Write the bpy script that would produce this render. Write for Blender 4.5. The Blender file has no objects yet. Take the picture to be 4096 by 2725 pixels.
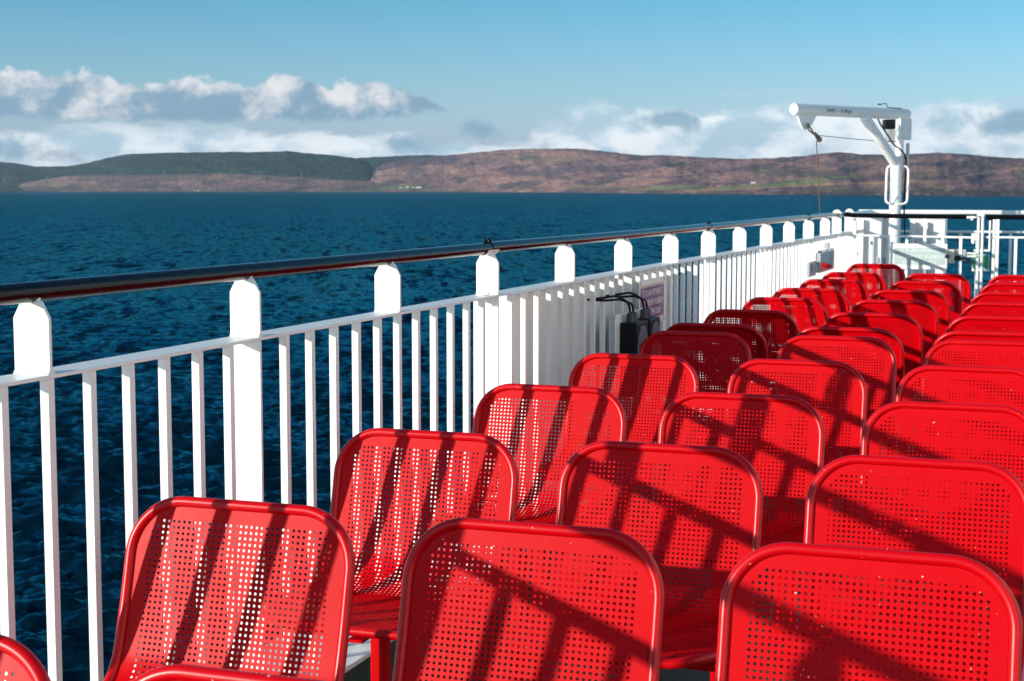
import bpy, bmesh, math, random
import numpy as np
from mathutils import Vector, Matrix, geometry
C = bpy.context.scene
COL = C.collection
R = math.radians
random.seed(5); rng = np.random.default_rng(7)

# ------------------------------------------------------------------ camera
FPX, YAW, PIT, ROL = 6209.8, 0.3430, 0.0952, 0.0004      # focal length in photo pixels (4096 wide)
CZ = 1.378
fwd = Vector((-math.sin(YAW)*math.cos(PIT), math.cos(YAW)*math.cos(PIT), -math.sin(PIT)))
rgt = Vector((math.cos(YAW), math.sin(YAW), 0)); upv = rgt.cross(fwd)
rgt, upv = math.cos(ROL)*rgt+math.sin(ROL)*upv, -math.sin(ROL)*rgt+math.cos(ROL)*upv
cam = bpy.data.objects.new("camera", bpy.data.cameras.new("camera")); COL.objects.link(cam)
cam.matrix_world = Matrix(((rgt.x, upv.x, -fwd.x, 0), (rgt.y, upv.y, -fwd.y, 0), (rgt.z, upv.z, -fwd.z, CZ), (0, 0, 0, 1)))
cam.data.sensor_width = 36; cam.data.lens = FPX/4096*36
cam.data.clip_start = .05; cam.data.clip_end = 60000
cam.data.dof.use_dof = True; cam.data.dof.focus_distance = 3.3; cam.data.dof.aperture_fstop = 16
C.camera = cam

def ray(x, y): return fwd + rgt*((x-2048)/FPX) - upv*((y-1362.5)/FPX)
def atD(x, y, D): return ray(x, y)*D + Vector((0, 0, CZ))
def atY(x, y, Y): d = ray(x, y); return d*(Y/d.y) + Vector((0, 0, CZ))
def atX(x, y, X): d = ray(x, y); return d*(X/d.x) + Vector((0, 0, CZ))

# ------------------------------------------------------------------ sun, sky, exposure
SUN = Vector((-1, -1.14, .362)).normalized()          # towards the sun
EL = math.asin(SUN.z)
sun = bpy.data.lights.new("sun", 'SUN'); sun.energy = 4.6; sun.angle = R(.5); sun.color = (1, .93, .82)
so = bpy.data.objects.new("sun", sun); COL.objects.link(so)
so.rotation_euler = SUN.to_track_quat('Z', 'Y').to_euler()
C.view_settings.view_transform = 'Standard'; C.view_settings.look = 'None'
C.view_settings.exposure = 0.35; C.view_settings.gamma = 1

class NT:
    """small helper for writing node maths"""
    def __init__(s, tree): s.t = tree
    def n(s, kind, **kw):
        nd = s.t.nodes.new(kind)
        for k, v in kw.items(): setattr(nd, k, v)
        return nd
    def put(s, sock, v):
        if isinstance(v, bpy.types.NodeSocket): s.t.links.new(v, sock)
        else: sock.default_value = v
    def m(s, op, *a, clamp=False):
        nd = s.n('ShaderNodeMath', operation=op, use_clamp=clamp)
        for i, v in enumerate(a): s.put(nd.inputs[i], v)
        return nd.outputs[0]
    def vm(s, op, *a):
        nd = s.n('ShaderNodeVectorMath', operation=op)
        for i, v in enumerate(a): s.put(nd.inputs[i], v)
        return nd.outputs[0]
    def xyz(s, x=0., y=0., z=0.):
        nd = s.n('ShaderNodeCombineXYZ')
        for i, v in enumerate((x, y, z)): s.put(nd.inputs[i], v)
        return nd.outputs[0]
    def sep(s, v):
        nd = s.n('ShaderNodeSeparateXYZ'); s.put(nd.inputs[0], v); return nd.outputs
    def ss(s, v, a, b):
        nd = s.n('ShaderNodeMapRange', interpolation_type='SMOOTHSTEP')
        s.put(nd.inputs[0], v); s.put(nd.inputs[1], a); s.put(nd.inputs[2], b)
        nd.inputs[3].default_value = 0; nd.inputs[4].default_value = 1
        return nd.outputs[0]
    def noise(s, vec, scale=1., detail=4., rough=.55, dist=0., dim='3D'):
        nd = s.n('ShaderNodeTexNoise', noise_dimensions=dim)
        if vec is not None: s.put(nd.inputs['Vector'], vec)
        nd.inputs['Scale'].default_value = scale; nd.inputs['Detail'].default_value = detail
        nd.inputs['Roughness'].default_value = rough; nd.inputs['Distortion'].default_value = dist
        return nd.outputs[0]
    def mix(s, f, a, b, kind='MIX'):
        nd = s.n('ShaderNodeMix', data_type='RGBA', blend_type=kind)
        s.put(nd.inputs[0], f); s.put(nd.inputs[6], a); s.put(nd.inputs[7], b)
        return nd.outputs[2]

w = bpy.data.worlds.new("World"); C.world = w; w.use_nodes = True
w.node_tree.nodes.clear(); N = NT(w.node_tree)
sky = N.n('ShaderNodeTexSky', sky_type='NISHITA'); sky.sun_disc = False
sky.sun_elevation = EL; sky.sun_rotation = math.atan2(SUN.x, SUN.y)
sky.air_density = 1.0; sky.dust_density = .6; sky.ozone_density = 2.5
K = .115
gen = N.n('ShaderNodeTexCoord').outputs['Generated']
gx, gy, gz = N.sep(gen)[:3]
az = N.m('ADD', N.m('ARCTAN2', gx, gy), YAW)                    # 0 = ahead of the ship's beam view
U = N.m('ADD', N.m('MULTIPLY', az, 6.3), 2.05)                 # 0..4 over the picture, thousands
V = N.m('MULTIPLY', N.m('ARCSINE', gz), 6.21)                   # 0 = horizon
P = N.xyz(U, V, .0)
# cumulus bank on the left: flat base, billowing tops
nb = N.noise(N.xyz(N.m('MULTIPLY', U, 1.), N.m('MULTIPLY', V, .6), 3.1), 4.6, 2.0, .5)
nf = N.noise(N.xyz(U, V, 7.7), 9.0, 6., .6)
warp = N.m('MULTIPLY', N.m('SUBTRACT', nf, .5), .13)
win = N.m('MULTIPLY', N.ss(U, 2.02, 1.45), 1.)
top = N.m('ADD', .29, N.m('MULTIPLY', win, N.m('ADD', .055, N.m('MULTIPLY', nb, .17))))
dtop = N.m('ADD', N.m('SUBTRACT', top, V), warp)
base = N.m('ADD', N.m('ADD', .275, N.m('MULTIPLY', N.ss(U, 1.1, 2.1), .06)), N.m('MULTIPLY', N.m('SUBTRACT', nf, .5), .09))
a1 = N.m('MULTIPLY', N.ss(dtop, -.004, .022), N.ss(N.m('SUBTRACT', V, base), -.012, .02))
a1 = N.m('MULTIPLY', a1, N.ss(U, 2.16, 1.9))
hgt = N.m('DIVIDE', N.m('SUBTRACT', V, .27), .22)
puff = N.noise(N.xyz(N.m('ADD', U, .02), N.m('MULTIPLY', V, 1.1), 2.2), 4.6, 6.0, .58)
lit1 = N.ss(N.m('ADD', N.m('MULTIPLY', puff, 1.6), N.m('MULTIPLY', hgt, .50)), .88, 1.26)
c1 = N.mix(lit1, (.19, .31, .42, 1), (.70, .69, .70, 1))
# layered cloud towards the horizon
nh = N.noise(N.xyz(U, N.m('MULTIPLY', V, 2.4), 11.3), 2.6, 8., .60)
lowmask = N.m('MULTIPLY', N.ss(V, .345, .17), 1.)
rb = N.m('MULTIPLY', N.ss(U, 1.85, 2.5), N.ss(V, .42, .27))
lowm = N.m('MAXIMUM', N.m('MULTIPLY', lowmask, N.ss(V, .345, .24)), rb)
a2 = N.ss(N.m('ADD', N.m('ADD', nh, N.m('MULTIPLY', lowm, .34)), N.m('MULTIPLY', rb, .07)), .66, .80)
a2 = N.m('MULTIPLY', a2, lowm)
ng = N.noise(N.xyz(U, N.m('MULTIPLY', V, 1.9), 23.0), 3.3, 6., .58)
c2 = N.mix(N.ss(ng, .40, .60), (.80, .84, .87, 1), (.38, .53, .63, 1))
# small dark patches floating in front
nd_ = N.noise(N.xyz(U, N.m('MULTIPLY', V, 2.0), 5.5), 3.6, 5., .55)
def blob(cx, cy, rx, ry):
    dx = N.m('DIVIDE', N.m('SUBTRACT', U, cx), rx); dy = N.m('DIVIDE', N.m('SUBTRACT', V, cy), ry)
    return N.m('SUBTRACT', 1., N.m('SQRT', N.m('ADD', N.m('MULTIPLY', dx, dx), N.m('MULTIPLY', dy, dy))))
b = N.m('MAXIMUM', blob(2.70, .285, .20, .050), blob(1.62, .19, .16, .05))
b = N.m('MAXIMUM', b, blob(.05, .17, .18, .06))
b = N.m('MAXIMUM', b, blob(3.95, .26, .38, .06))
b = N.m('MAXIMUM', b, blob(1.93, .24, .10, .05))
a3 = N.ss(N.m('ADD', b, N.m('MULTIPLY', N.m('SUBTRACT', nf, .5), 2.6)), .0, .9)
wis = N.m('MAXIMUM', blob(3.08, .385, .32, .022), blob(3.3, .36, .20, .02))
a4 = N.m('MULTIPLY', N.ss(N.m('ADD', wis, N.m('MULTIPLY', N.m('SUBTRACT', ng, .5), 1.6)), .0, .6), .38)
tint = N.mix(N.ss(V, .10, 1.0), (.84*K, .99*K, 1.34*K, 1), (.34*K, .84*K, 1.03*K, 1))   # the air's own blue deepens upwards
tint = N.mix(N.ss(V, .06, .42), (.78*K, .93*K, 1.70*K, 1), tint)
skyc = N.mix(1., sky.outputs[0], tint, 'MULTIPLY')
out = N.mix(N.m('MULTIPLY', a2, .92), skyc, c2)
out = N.mix(a4, out, (.40, .54, .66, 1))
out = N.mix(N.m('MULTIPLY', a1, .95), out, c1)
out = N.mix(N.m('MULTIPLY', a3, .85), out, (.19, .33, .44, 1))
bg = N.n('ShaderNodeBackground'); N.put(bg.inputs[0], out); bg.inputs[1].default_value = 1.0
N.t.links.new(bg.outputs[0], N.n('ShaderNodeOutputWorld').inputs[0])

# ------------------------------------------------------------------ materials
MATS = {}
def pmat(name, base, rough=.4, metal=0., spec=.5, coat=0., fn=None, ior=1.5):
    m = bpy.data.materials.new(name); m.use_nodes = True
    t = m.node_tree; bs = t.nodes['Principled BSDF']; n = NT(t)
    bs.inputs['Base Color'].default_value = (*base, 1); bs.inputs['Roughness'].default_value = rough
    bs.inputs['Metallic'].default_value = metal; bs.inputs['Specular IOR Level'].default_value = spec
    bs.inputs['Coat Weight'].default_value = coat; bs.inputs['IOR'].default_value = ior
    if fn: fn(n, bs)
    MATS[name] = m; return m
def bump(n, bs, h, strength, dist):
    b = n.n('ShaderNodeBump'); b.inputs['Strength'].default_value = strength; b.inputs['Distance'].default_value = dist
    n.put(b.inputs['Height'], h); n.put(bs.inputs['Normal'], b.outputs[0])
def obj_co(n): return n.n('ShaderNodeTexCoord').outputs['Object']
def geo_co(n): return n.n('ShaderNodeNewGeometry').outputs['Position']

def f_white(n, bs):
    p = geo_co(n)
    bump(n, bs, n.noise(p, 260, 3, .6), .35, .0012)
    d = n.noise(p, 3.2, 6, .65)
    rust = n.ss(n.noise(p, 19, 5, .7), .70, .80)
    c = n.mix(n.ss(d, .45, .8), (.80, .80, .78, 1), (.74, .73, .69, 1))
    c = n.mix(n.m('MULTIPLY', rust, .35), c, (.45, .27, .12, 1))
    n.put(bs.inputs['Base Color'], c)
pmat('white_paint', (.8, .8, .78), .38, fn=f_white)

def f_red(n, bs):
    p = geo_co(n)
    sp = n.ss(n.noise(p, 130, 2, .5), .762, .775)                # tiny chips showing pale primer
    wear = n.ss(n.noise(p, 5, 6, .7), .60, .78)
    c = n.mix(wear, (.53, .0003, .0035, 1), (.58, .005, .003, 1))
    c = n.mix(n.m('MULTIPLY', sp, .8), c, (.75, .55, .50, 1))
    n.put(bs.inputs['Base Color'], c)
    n.put(bs.inputs['Roughness'], n.m('ADD', .28, n.m('MULTIPLY', n.noise(p, 9, 6, .7), .22)))
    bump(n, bs, n.noise(p, 60, 3, .55), .12, .001)
pmat('red_paint', (.66, .008, .012), .36, spec=.10, fn=f_red)
pmat('red_tube', (.40, .0012, .003), .22, spec=.30, fn=lambda n, bs: (f_red(n, bs), n.put(bs.inputs['Roughness'], n.m('ADD', .22, n.m('MULTIPLY', n.noise(geo_co(n), 9, 5, .65), .18)))))

def f_black(n, bs):
    p = geo_co(n)
    bump(n, bs, n.noise(n.vm('MULTIPLY', p, (1., .35, 1.)), 140, 4, .6), .5, .0015)
pmat('black_gloss', (.004, .004, .005), .10, spec=.17, fn=f_black)
pmat('black_plastic', (.006, .006, .007), .45, spec=.2)
pmat('gland_grey', (.045, .048, .05), .5)
pmat('cable_black', (.004, .004, .004), .5, spec=.2)
pmat('rust_steel', (.12, .085, .06), .5, .6, fn=lambda n, bs: n.put(bs.inputs['Base Color'], n.mix(n.ss(n.noise(geo_co(n), 60, 4, .6), .4, .62), (.20, .20, .18, 1), (.16, .055, .02, 1))))
pmat('wire_steel', (.05, .055, .06), .45, .5)
pmat('rope_brown', (.14, .07, .04), .8)
pmat('galvanised', (.42, .43, .44), .42, .3)
pmat('cream_plastic', (.58, .55, .45), .5)
pmat('sign_purple', (.17, .10, .22), .42, fn=lambda n, bs: n.put(bs.inputs['Base Color'], n.mix(n.m('MULTIPLY', n.ss(n.noise(geo_co(n), 9, 4, .6), .45, .62), .6), (.115, .07, .20, 1), (.33, .22, .25, 1))))
pmat('sign_cream', (.62, .52, .44), .4)
pmat('sign_letter', (.88, .80, .78), .45)
pmat('sign_faded', (.40, .49, .48), .4)
pmat('sign_faded_letter', (.70, .76, .74), .4)
pmat('sign_green', (.01, .28, .15), .4)
pmat('text_black', (.02, .02, .022), .5)
pmat('lens_grey', (.16, .19, .22), .25)
pmat('glass_front', (.62, .63, .68), .05, .9)
pmat('dark_gap', (.012, .012, .013), .6)
pmat('green_tape', (.05, .22, .05), .5)
def f_deck(n, bs):
    p = geo_co(n)
    d = n.noise(p, 7, 7, .65)
    n.put(bs.inputs['Base Color'], n.mix(n.ss(d, .35, .7), (.022, .050, .036, 1), (.050, .085, .066, 1)))
    bump(n, bs, n.noise(p, 420, 2, .6), .6, .002)
pmat('deck_green', (.035, .07, .05), .7, fn=f_deck)
pmat('house_white', (.62, .62, .58), .6); pmat('roof_slate', (.10, .11, .12), .6)
pmat('pylon_grey', (.10, .12, .13), .6)

# ------------------------------------------------------------------ mesh helpers
def tag(o, label=None, cat=None, group=None, kind=None):
    if label: o['label'] = label
    if cat: o['category'] = cat
    if group: o['group'] = group
    if kind: o['kind'] = kind
    return o
def empty(name, loc, rz=0, **kw):
    o = bpy.data.objects.new(name, None); COL.objects.link(o); o.location = loc; o.rotation_euler = (0, 0, rz)
    o.empty_display_size = .1
    return tag(o, **kw)
class MB:
    """collects boxes, tubes and plates into one mesh"""
    def __init__(s): s.v = []; s.f = []; s.sm = []
    def add(s, vs, fs, smooth=False):
        k = len(s.v); s.v += [tuple(v) for v in vs]
        s.f += [tuple(i+k for i in f) for f in fs]; s.sm += [smooth]*len(fs)
    def box(s, x0, x1, y0, y1, z0, z1):
        vs = [(x, y, z) for z in (z0, z1) for y in (y0, y1) for x in (x0, x1)]
        s.add(vs, [(0, 2, 3, 1), (4, 5, 7, 6), (0, 1, 5, 4), (2, 6, 7, 3), (0, 4, 6, 2), (1, 3, 7, 5)])
    def obox(s, c, ax, ay, az_, hx, hy, hz):
        """oriented box with centre, three unit axes and half sizes"""
        c = Vector(c); vs = []
        for k in (-1, 1):
            for j in (-1, 1):
                for i in (-1, 1): vs.append(c+ax*(i*hx)+ay*(j*hy)+az_*(k*hz))
        s.add(vs, [(0, 2, 3, 1), (4, 5, 7, 6), (0, 1, 5, 4), (2, 6, 7, 3), (0, 4, 6, 2), (1, 3, 7, 5)])
    def prism(s, poly, nrm, thick):
        n = len(poly); d = Vector(nrm).normalized()*thick
        a = [Vector(p) for p in poly]; b = [p+d for p in a]
        s.add(a+b, [tuple(range(n))[::-1], tuple(range(n, 2*n))]+[(i, (i+1) % n, (i+1) % n+n, i+n) for i in range(n)])
    def tube(s, pts, r, seg=12, closed=False, cap=True):
        pts = [Vector(p) for p in pts]; n = len(pts); rr = r if isinstance(r, (list, tuple)) else [r]*n
        vs = []; up = None
        for i in range(n):
            if closed: t = pts[(i+1) % n]-pts[i-1]
            else: t = pts[min(i+1, n-1)]-pts[max(i-1, 0)]
            t.normalize()
            if up is None:
                up = Vector((0, 0, 1)) if abs(t.z) < .9 else Vector((1, 0, 0))
            up = (up-t*up.dot(t)).normalized(); sd = t.cross(up)
            for k in range(seg):
                a = 2*math.pi*k/seg; vs.append(pts[i]+(up*math.cos(a)+sd*math.sin(a))*rr[i])
        fs = []
        for i in range(n if closed else n-1):
            j = (i+1) % n
            off = 0
            if closed and j == 0:      # match the seam
                best = min(range(seg), key=lambda q: (vs[q]-vs[i*seg]).length); off = best
            for k in range(seg):
                fs.append((i*seg+k, i*seg+(k+1) % seg, j*seg+(k+1+off) % seg, j*seg+(k+off) % seg))
        s.add(vs, fs, True)
        if cap and not closed:
            s.add([vs[k] for k in range(seg)], [tuple(range(seg))[::-1]])
            s.add([vs[(n-1)*seg+k] for k in range(seg)], [tuple(range(seg))])
    def ball(s, c, r, seg=12, rings=8, sc=(1, 1, 1)):
        c = Vector(c); vs = [c+Vector((0, 0, r*sc[2]))]; fs = []
        for i in range(1, rings):
            for k in range(seg):
                a = math.pi*i/rings; b_ = 2*math.pi*k/seg
                vs.append(c+Vector((r*sc[0]*math.sin(a)*math.cos(b_), r*sc[1]*math.sin(a)*math.sin(b_), r*sc[2]*math.cos(a))))
        vs.append(c-Vector((0, 0, r*sc[2]))); L = len(vs)-1
        for k in range(seg):
            fs.append((0, 1+k, 1+(k+1) % seg)); fs.append((L, L-seg+(k+1) % seg, L-seg+k))
        for i in range(rings-2):
            for k in range(seg):
                a = 1+i*seg+k; b_ = 1+i*seg+(k+1) % seg; fs.append((a, a+seg, b_+seg, b_))
        s.add(vs, fs, True)
    def build(s, name, mat, parent=None, bevel=0, loc=None):
        me = bpy.data.meshes.new(name); me.from_pydata(s.v, [], s.f); me.update()
        me.polygons.foreach_set('use_smooth', s.sm)
        me.materials.append(MATS[mat] if isinstance(mat, str) else mat)
        o = bpy.data.objects.new(name, me); COL.objects.link(o)
        if parent: o.parent = parent
        if bevel:
            b_ = o.modifiers.new('bevel', 'BEVEL'); b_.width = bevel; b_.segments = 2; b_.limit_method = 'ANGLE'; b_.angle_limit = R(40)
        return o
def smooth_path(pts, n=8):
    """Catmull-Rom through the points"""
    pts = [Vector(p) for p in pts]; q = [pts[0]*2-pts[1]]+pts+[pts[-1]*2-pts[-2]]; out = []
    for i in range(1, len(q)-2):
        for k in range(n):
            t = k/n; a, b_, c, d = q[i-1:i+3]
            out.append(.5*((2*b_)+(c-a)*t+(2*a-5*b_+4*c-d)*t*t+(3*b_-a-3*c+d)*t**3))
    return out+[pts[-1]]
def text_part(name, body, loc, xdir, ydir, width, height, mat, parent, depth=.0006, gap=1.0):
    """lettering as a mesh, fitted to width x height, centred at loc"""
    cu = bpy.data.curves.new(name, 'FONT'); cu.body = body; cu.align_x = 'CENTER'; cu.align_y = 'CENTER'; cu.size = 1
    cu.space_line = gap; cu.extrude = .01
    t = bpy.data.objects.new(name, cu); COL.objects.link(t)
    bpy.context.view_layer.update()
    me = bpy.data.meshes.new_from_object(t.evaluated_get(bpy.context.evaluated_depsgraph_get()))
    bpy.data.objects.remove(t)
    co = np.empty(len(me.vertices)*3); me.vertices.foreach_get('co', co); co = co.reshape(-1, 3)
    mn, mx = co.min(0), co.max(0); c = (mn+mx)/2
    xd, yd = Vector(xdir).normalized(), Vector(ydir).normalized(); zd = xd.cross(yd)
    a = (co-c)/(mx-mn); new = np.outer(a[:, 0]*width, xd)+np.outer(a[:, 1]*height, yd)+np.outer((a[:, 2]+.5)*depth, zd)+np.array(loc)
    me.vertices.foreach_set('co', new.ravel()); me.update(); me.materials.clear(); me.materials.append(MATS[mat])
    o = bpy.data.objects.new(name, me); COL.objects.link(o); o.parent = parent
    return o

# ------------------------------------------------------------------ the sea
H = 12.0; TILT = .0019                                     # camera above the water; ship trims bow-up a touch
def sea_z(y): return CZ-H+TILT*y
HORY = 757.0
def wave(x, y, cell):
    z = np.zeros_like(x); g = np.random.default_rng(3)
    for i in range(100):
        L = 10**g.uniform(-.50, .75); th = R(155)+g.normal(0, .42); a = .0100*L*(1.0 if L < 1.3 else (1.3/L)**1.05)
        k = 2*math.pi/L; ph = g.uniform(0, 6.28)
        p = k*(x*math.sin(th)+y*math.cos(th))+ph
        fade = np.clip((L/cell-2.2)/2.5, 0, 1)
        z += a*fade*(np.sin(p)+.25*np.cos(2*p))
    return z*1.45
ys = np.concatenate([np.arange(3300, 1000, -4.0), np.arange(1000, 790, -3.0), np.arange(790, 760, -1.5), [759.2, 758.2]])
xs = np.arange(-1400, 5400, 6.0)
Dh = H*FPX/(ys-HORY)
ang = -YAW+np.arctan((xs-2048)/FPX)
DD, AA = np.meshgrid(Dh, ang, indexing='ij')
AX = DD*np.sin(AA)/np.cos(AA+YAW); AY = DD*np.cos(AA)/np.cos(AA+YAW)
cell = np.abs(np.gradient(Dh))[:, None]*np.ones_like(AA); cell = np.maximum(cell*.6, DD*6/FPX)
AZ = CZ-H+TILT*AY+wave(AX, AY, cell)
nr, nc = AX.shape
co = np.stack([AX, AY, AZ], -1).reshape(-1, 3)
idx = np.arange(nr*nc).reshape(nr, nc)
qf = np.stack([idx[:-1, :-1], idx[:-1, 1:], idx[1:, 1:], idx[1:, :-1]], -1).reshape(-1, 4)
def np_mesh(name, co, quads, mat, colr=None, smooth=True):
    me = bpy.data.meshes.new(name); me.vertices.add(len(co)); me.vertices.foreach_set('co', co.astype(np.float32).ravel())
    k = quads.shape[1]
    me.loops.add(quads.size); me.loops.foreach_set('vertex_index', quads.astype(np.int32).ravel())
    me.polygons.add(len(quads)); me.polygons.foreach_set('loop_start', np.arange(0, quads.size, k, dtype=np.int32))
    me.polygons.foreach_set('loop_total', np.full(len(quads), k, np.int32))
    me.polygons.foreach_set('use_smooth', np.full(len(quads), smooth)); me.update(); me.validate()
    if colr is not None:
        a = me.color_attributes.new('ground_colour', 'FLOAT_COLOR', 'POINT')
        a.data.foreach_set('color', np.concatenate([colr, np.ones((len(colr), 1))], 1).astype(np.float32).ravel())
    me.materials.append(mat); o = bpy.data.objects.new(name, me); COL.objects.link(o); return o
def f_sea(n, bs):
    # short steep chop as a slope field added to the modelled swell
    g = n.n('ShaderNodeNewGeometry'); p = g.outputs['Position']
    def slope(vec, scale, det, amp):
        nd = n.n('ShaderNodeTexNoise'); n.put(nd.inputs['Vector'], vec); nd.inputs['Scale'].default_value = scale
        nd.inputs['Detail'].default_value = det; nd.inputs['Roughness'].default_value = .62
        v = n.vm('SUBTRACT', nd.outputs['Color'], (.5, .5, .5))
        return n.vm('MULTIPLY', v, (amp, amp, 0.))
    r = n.n('ShaderNodeVectorRotate', rotation_type='Z_AXIS'); n.put(r.inputs['Vector'], p); r.inputs['Angle'].default_value = R(-25)
    q = n.vm('MULTIPLY', r.outputs[0], (.75, 1.45, 1.))
    sl = n.vm('ADD', n.vm('ADD', slope(q, 1.1, 4, 2.5), slope(n.vm('MULTIPLY', q, (.8, .06, 1.)), 1., 3, 2.6)), n.vm('ADD', slope(n.vm('MULTIPLY', q, (.22, .015, 1.)), 1., 3, 1.4), slope(q, .02, 3, .35)))
    nn = n.vm('NORMALIZE', n.vm('ADD', g.outputs['Normal'], sl))
    # wind-roughened water never mirrors fully: facets hide each other at low angles, so reflectance levels off
    fr_n = n.n('ShaderNodeFresnel'); fr_n.inputs['IOR'].default_value = 1.33; n.put(fr_n.inputs['Normal'], nn)
    F_ = n.m('DIVIDE', fr_n.outputs[0], n.m('ADD', 1., n.m('MULTIPLY', fr_n.outputs[0], 1.05)))
    gl = n.n('ShaderNodeBsdfGlossy'); gl.inputs['Roughness'].default_value = .13; gl.inputs['Color'].default_value = (.10, .77, 1, 1); n.put(gl.inputs['Normal'], nn)
    df = n.n('ShaderNodeBsdfDiffuse'); df.inputs['Color'].default_value = (.0006, .009, .016, 1)
    mx = n.n('ShaderNodeMixShader'); n.put(mx.inputs[0], F_); n.put(mx.inputs[1], df.outputs[0]); n.put(mx.inputs[2], gl.outputs[0])
    n.t.links.new(mx.outputs[0], n.t.nodes['Material Output'].inputs['Surface']); n.t.nodes.remove(bs)
pmat('sea_water', (.0006, .010, .018), .10, fn=f_sea, ior=1.33)
sea = tag(np_mesh('sea', co, qf, MATS['sea_water']), kind='structure')

# ------------------------------------------------------------------ far shore and hills
def fbm(x, y, seed, octv=6, lac=2.0, gain=.5):
    g = np.random.default_rng(seed); z = np.zeros_like(x); a = 1.; f = 1.
    for o_ in range(octv):
        n_ = 128; T = g.random((n_, n_))
        xx, yy = x*f+g.uniform(0, 90), y*f+g.uniform(0, 90); xi, yi = np.floor(xx).astype(int), np.floor(yy).astype(int)
        fx, fy = xx-xi, yy-yi; fx = fx*fx*(3-2*fx); fy = fy*fy*(3-2*fy)
        A = T[xi % n_, yi % n_]; B = T[(xi+1) % n_, yi % n_]; D = T[xi % n_, (yi+1) % n_]; E_ = T[(xi+1) % n_, (yi+1) % n_]
        z += a*((A*(1-fx)+B*fx)*(1-fy)+(D*(1-fx)+E_*fx)*fy-.5); a *= gain; f *= lac
    return z
shx = [-1500, 0, 2050, 2600, 3200, 4096, 5500]; shy = [765.0, 765.6, 768, 774, 781, 788, 796]
_sx = np.arange(-1600, 5600, 20.); _sy = np.interp(_sx, shx, shy); _k = np.hanning(45); _sy = np.convolve(np.pad(_sy, 22, 'edge'), _k/_k.sum(), 'valid')
def shore_y(x): return np.interp(x, _sx, _sy)
def shore_D(x): return H*FPX/(shore_y(x)-HORY)
def sm(t): t = np.clip(t, 0, 1); return t*t*(3-2*t)
def hill(name, x0, x1, ridge, d0, d1, ystart, colfn, bumps, seed, shape=1.0, nx=900, ns=110, back=600):
    """terrain strip rising from distance shore+d0 to its crest at shore+d1 and falling away behind it"""
    x = np.linspace(x0, x1, nx); s = np.linspace(0, 1.25, ns)
    rx, ry = zip(*ridge); yr = np.interp(x, rx, ry)
    k = np.ones(9)/9; yr = np.convolve(np.pad(yr, 4, 'edge'), k, 'valid')
    yr += fbm(x/23., x*0+seed, seed+9, 4)*2.2
    X, S = np.meshgrid(x, s, indexing='ij'); YR = yr[:, None]; SD = shore_D(X)
    D = SD+d0+(d1-d0)*S
    zc = -H+TILT*(SD+d1)
    base_h = 0 if ystart is None else None
    zr = -(YR-HORY)/FPX*(SD+d1)+TILT*(SD+d1)*0
    y0 = shore_y(X) if ystart is None else np.interp(X, *zip(*ystart))
    zb = -(y0-HORY)/FPX*(SD+d0)
    prof = sm(np.minimum(S, 1))**shape*.55+np.minimum(S, 1)*.45
    prof = np.where(S > 1, 1-(S-1)*1.6, prof)
    Z = zb+(zr-zb)*prof
    rel = (zr-zb)
    Z += rel*bumps*fbm(X/210., S*2.6, seed, 7)*np.sin(np.pi*np.clip(S, 0, 1))**.7
    Z += rel*bumps*.22*fbm(X/60., S*7., seed+4, 4)*np.sin(np.pi*np.clip(S, 0, 1))**.5
    a_ = -YAW+np.arctan((X-2048)/FPX)
    WX = D*np.sin(a_)/np.cos(a_+YAW); WY = D*np.cos(a_)/np.cos(a_+YAW)
    WZ = Z+CZ+TILT*WY-.0019*D*.0
    WZ = CZ+Z+(TILT*WY-TILT*D)            # heights were taken against the trimmed horizon
    WZ = np.where(S <= 0, CZ-H+TILT*WY-1, WZ) if ystart is None else WZ
    ypx = HORY-Z/D*FPX
    col_ = colfn(X, S, ypx, seed)
    co = np.stack([WX, WY, WZ], -1).reshape(-1, 3); ii = np.arange(nx*ns).reshape(nx, ns)
    q = np.stack([ii[:-1, :-1], ii[1:, :-1], ii[1:, 1:], ii[:-1, 1:]], -1).reshape(-1, 4)
    o = np_mesh(name, co, q, MATS['hill_ground'], col_.reshape(-1, 3)); tag(o, kind='structure')
    return (x, s, WX, WY, WZ, ypx)
def f_hill(n, bs):
    a = n.n('ShaderNodeAttribute', attribute_name='ground_colour')
    n.put(bs.inputs['Base Color'], a.outputs['Color'])
    bump(n, bs, n.noise(geo_co(n), .02, 6, .6), .5, 14.)
pmat('hill_ground', (.2, .12, .1), .95, spec=.1, fn=f_hill)
def L3(a, b_, t): return a*(1-t[..., None])+b_*t[..., None]
cA = lambda *c: np.array(c)
def moor(X, S, y, seed):
    W_ = X+y*2.6+fbm(X/120., y/25., seed+27, 4)*70; yy = y+fbm(X/90., y/20., seed+28, 4)*14
    n1 = fbm(W_/105., yy/19., seed+20, 6); n2 = fbm(W_/34., yy/8., seed+21, 5); n3 = fbm(X/220., y/30., seed+22, 4)
    c = L3(cA(.200, .108, .098), cA(.095, .060, .074), sm(n1*2.4+.5))
    c = L3(c, cA(.285, .165, .120), sm(n2*3.2-.1)*.75)
    n5 = fbm(X/11., y/3.2, seed+24, 3); c = c*(1+np.clip(n5*.60, -.4, .4))[..., None]
    c = L3(c, cA(.055, .048, .042), sm((n1+n2*.7-.28)*5)*.75)
    c = L3(c, cA(.10, .10, .05), sm((n3-.16)*5)*.4)
    return c
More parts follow.
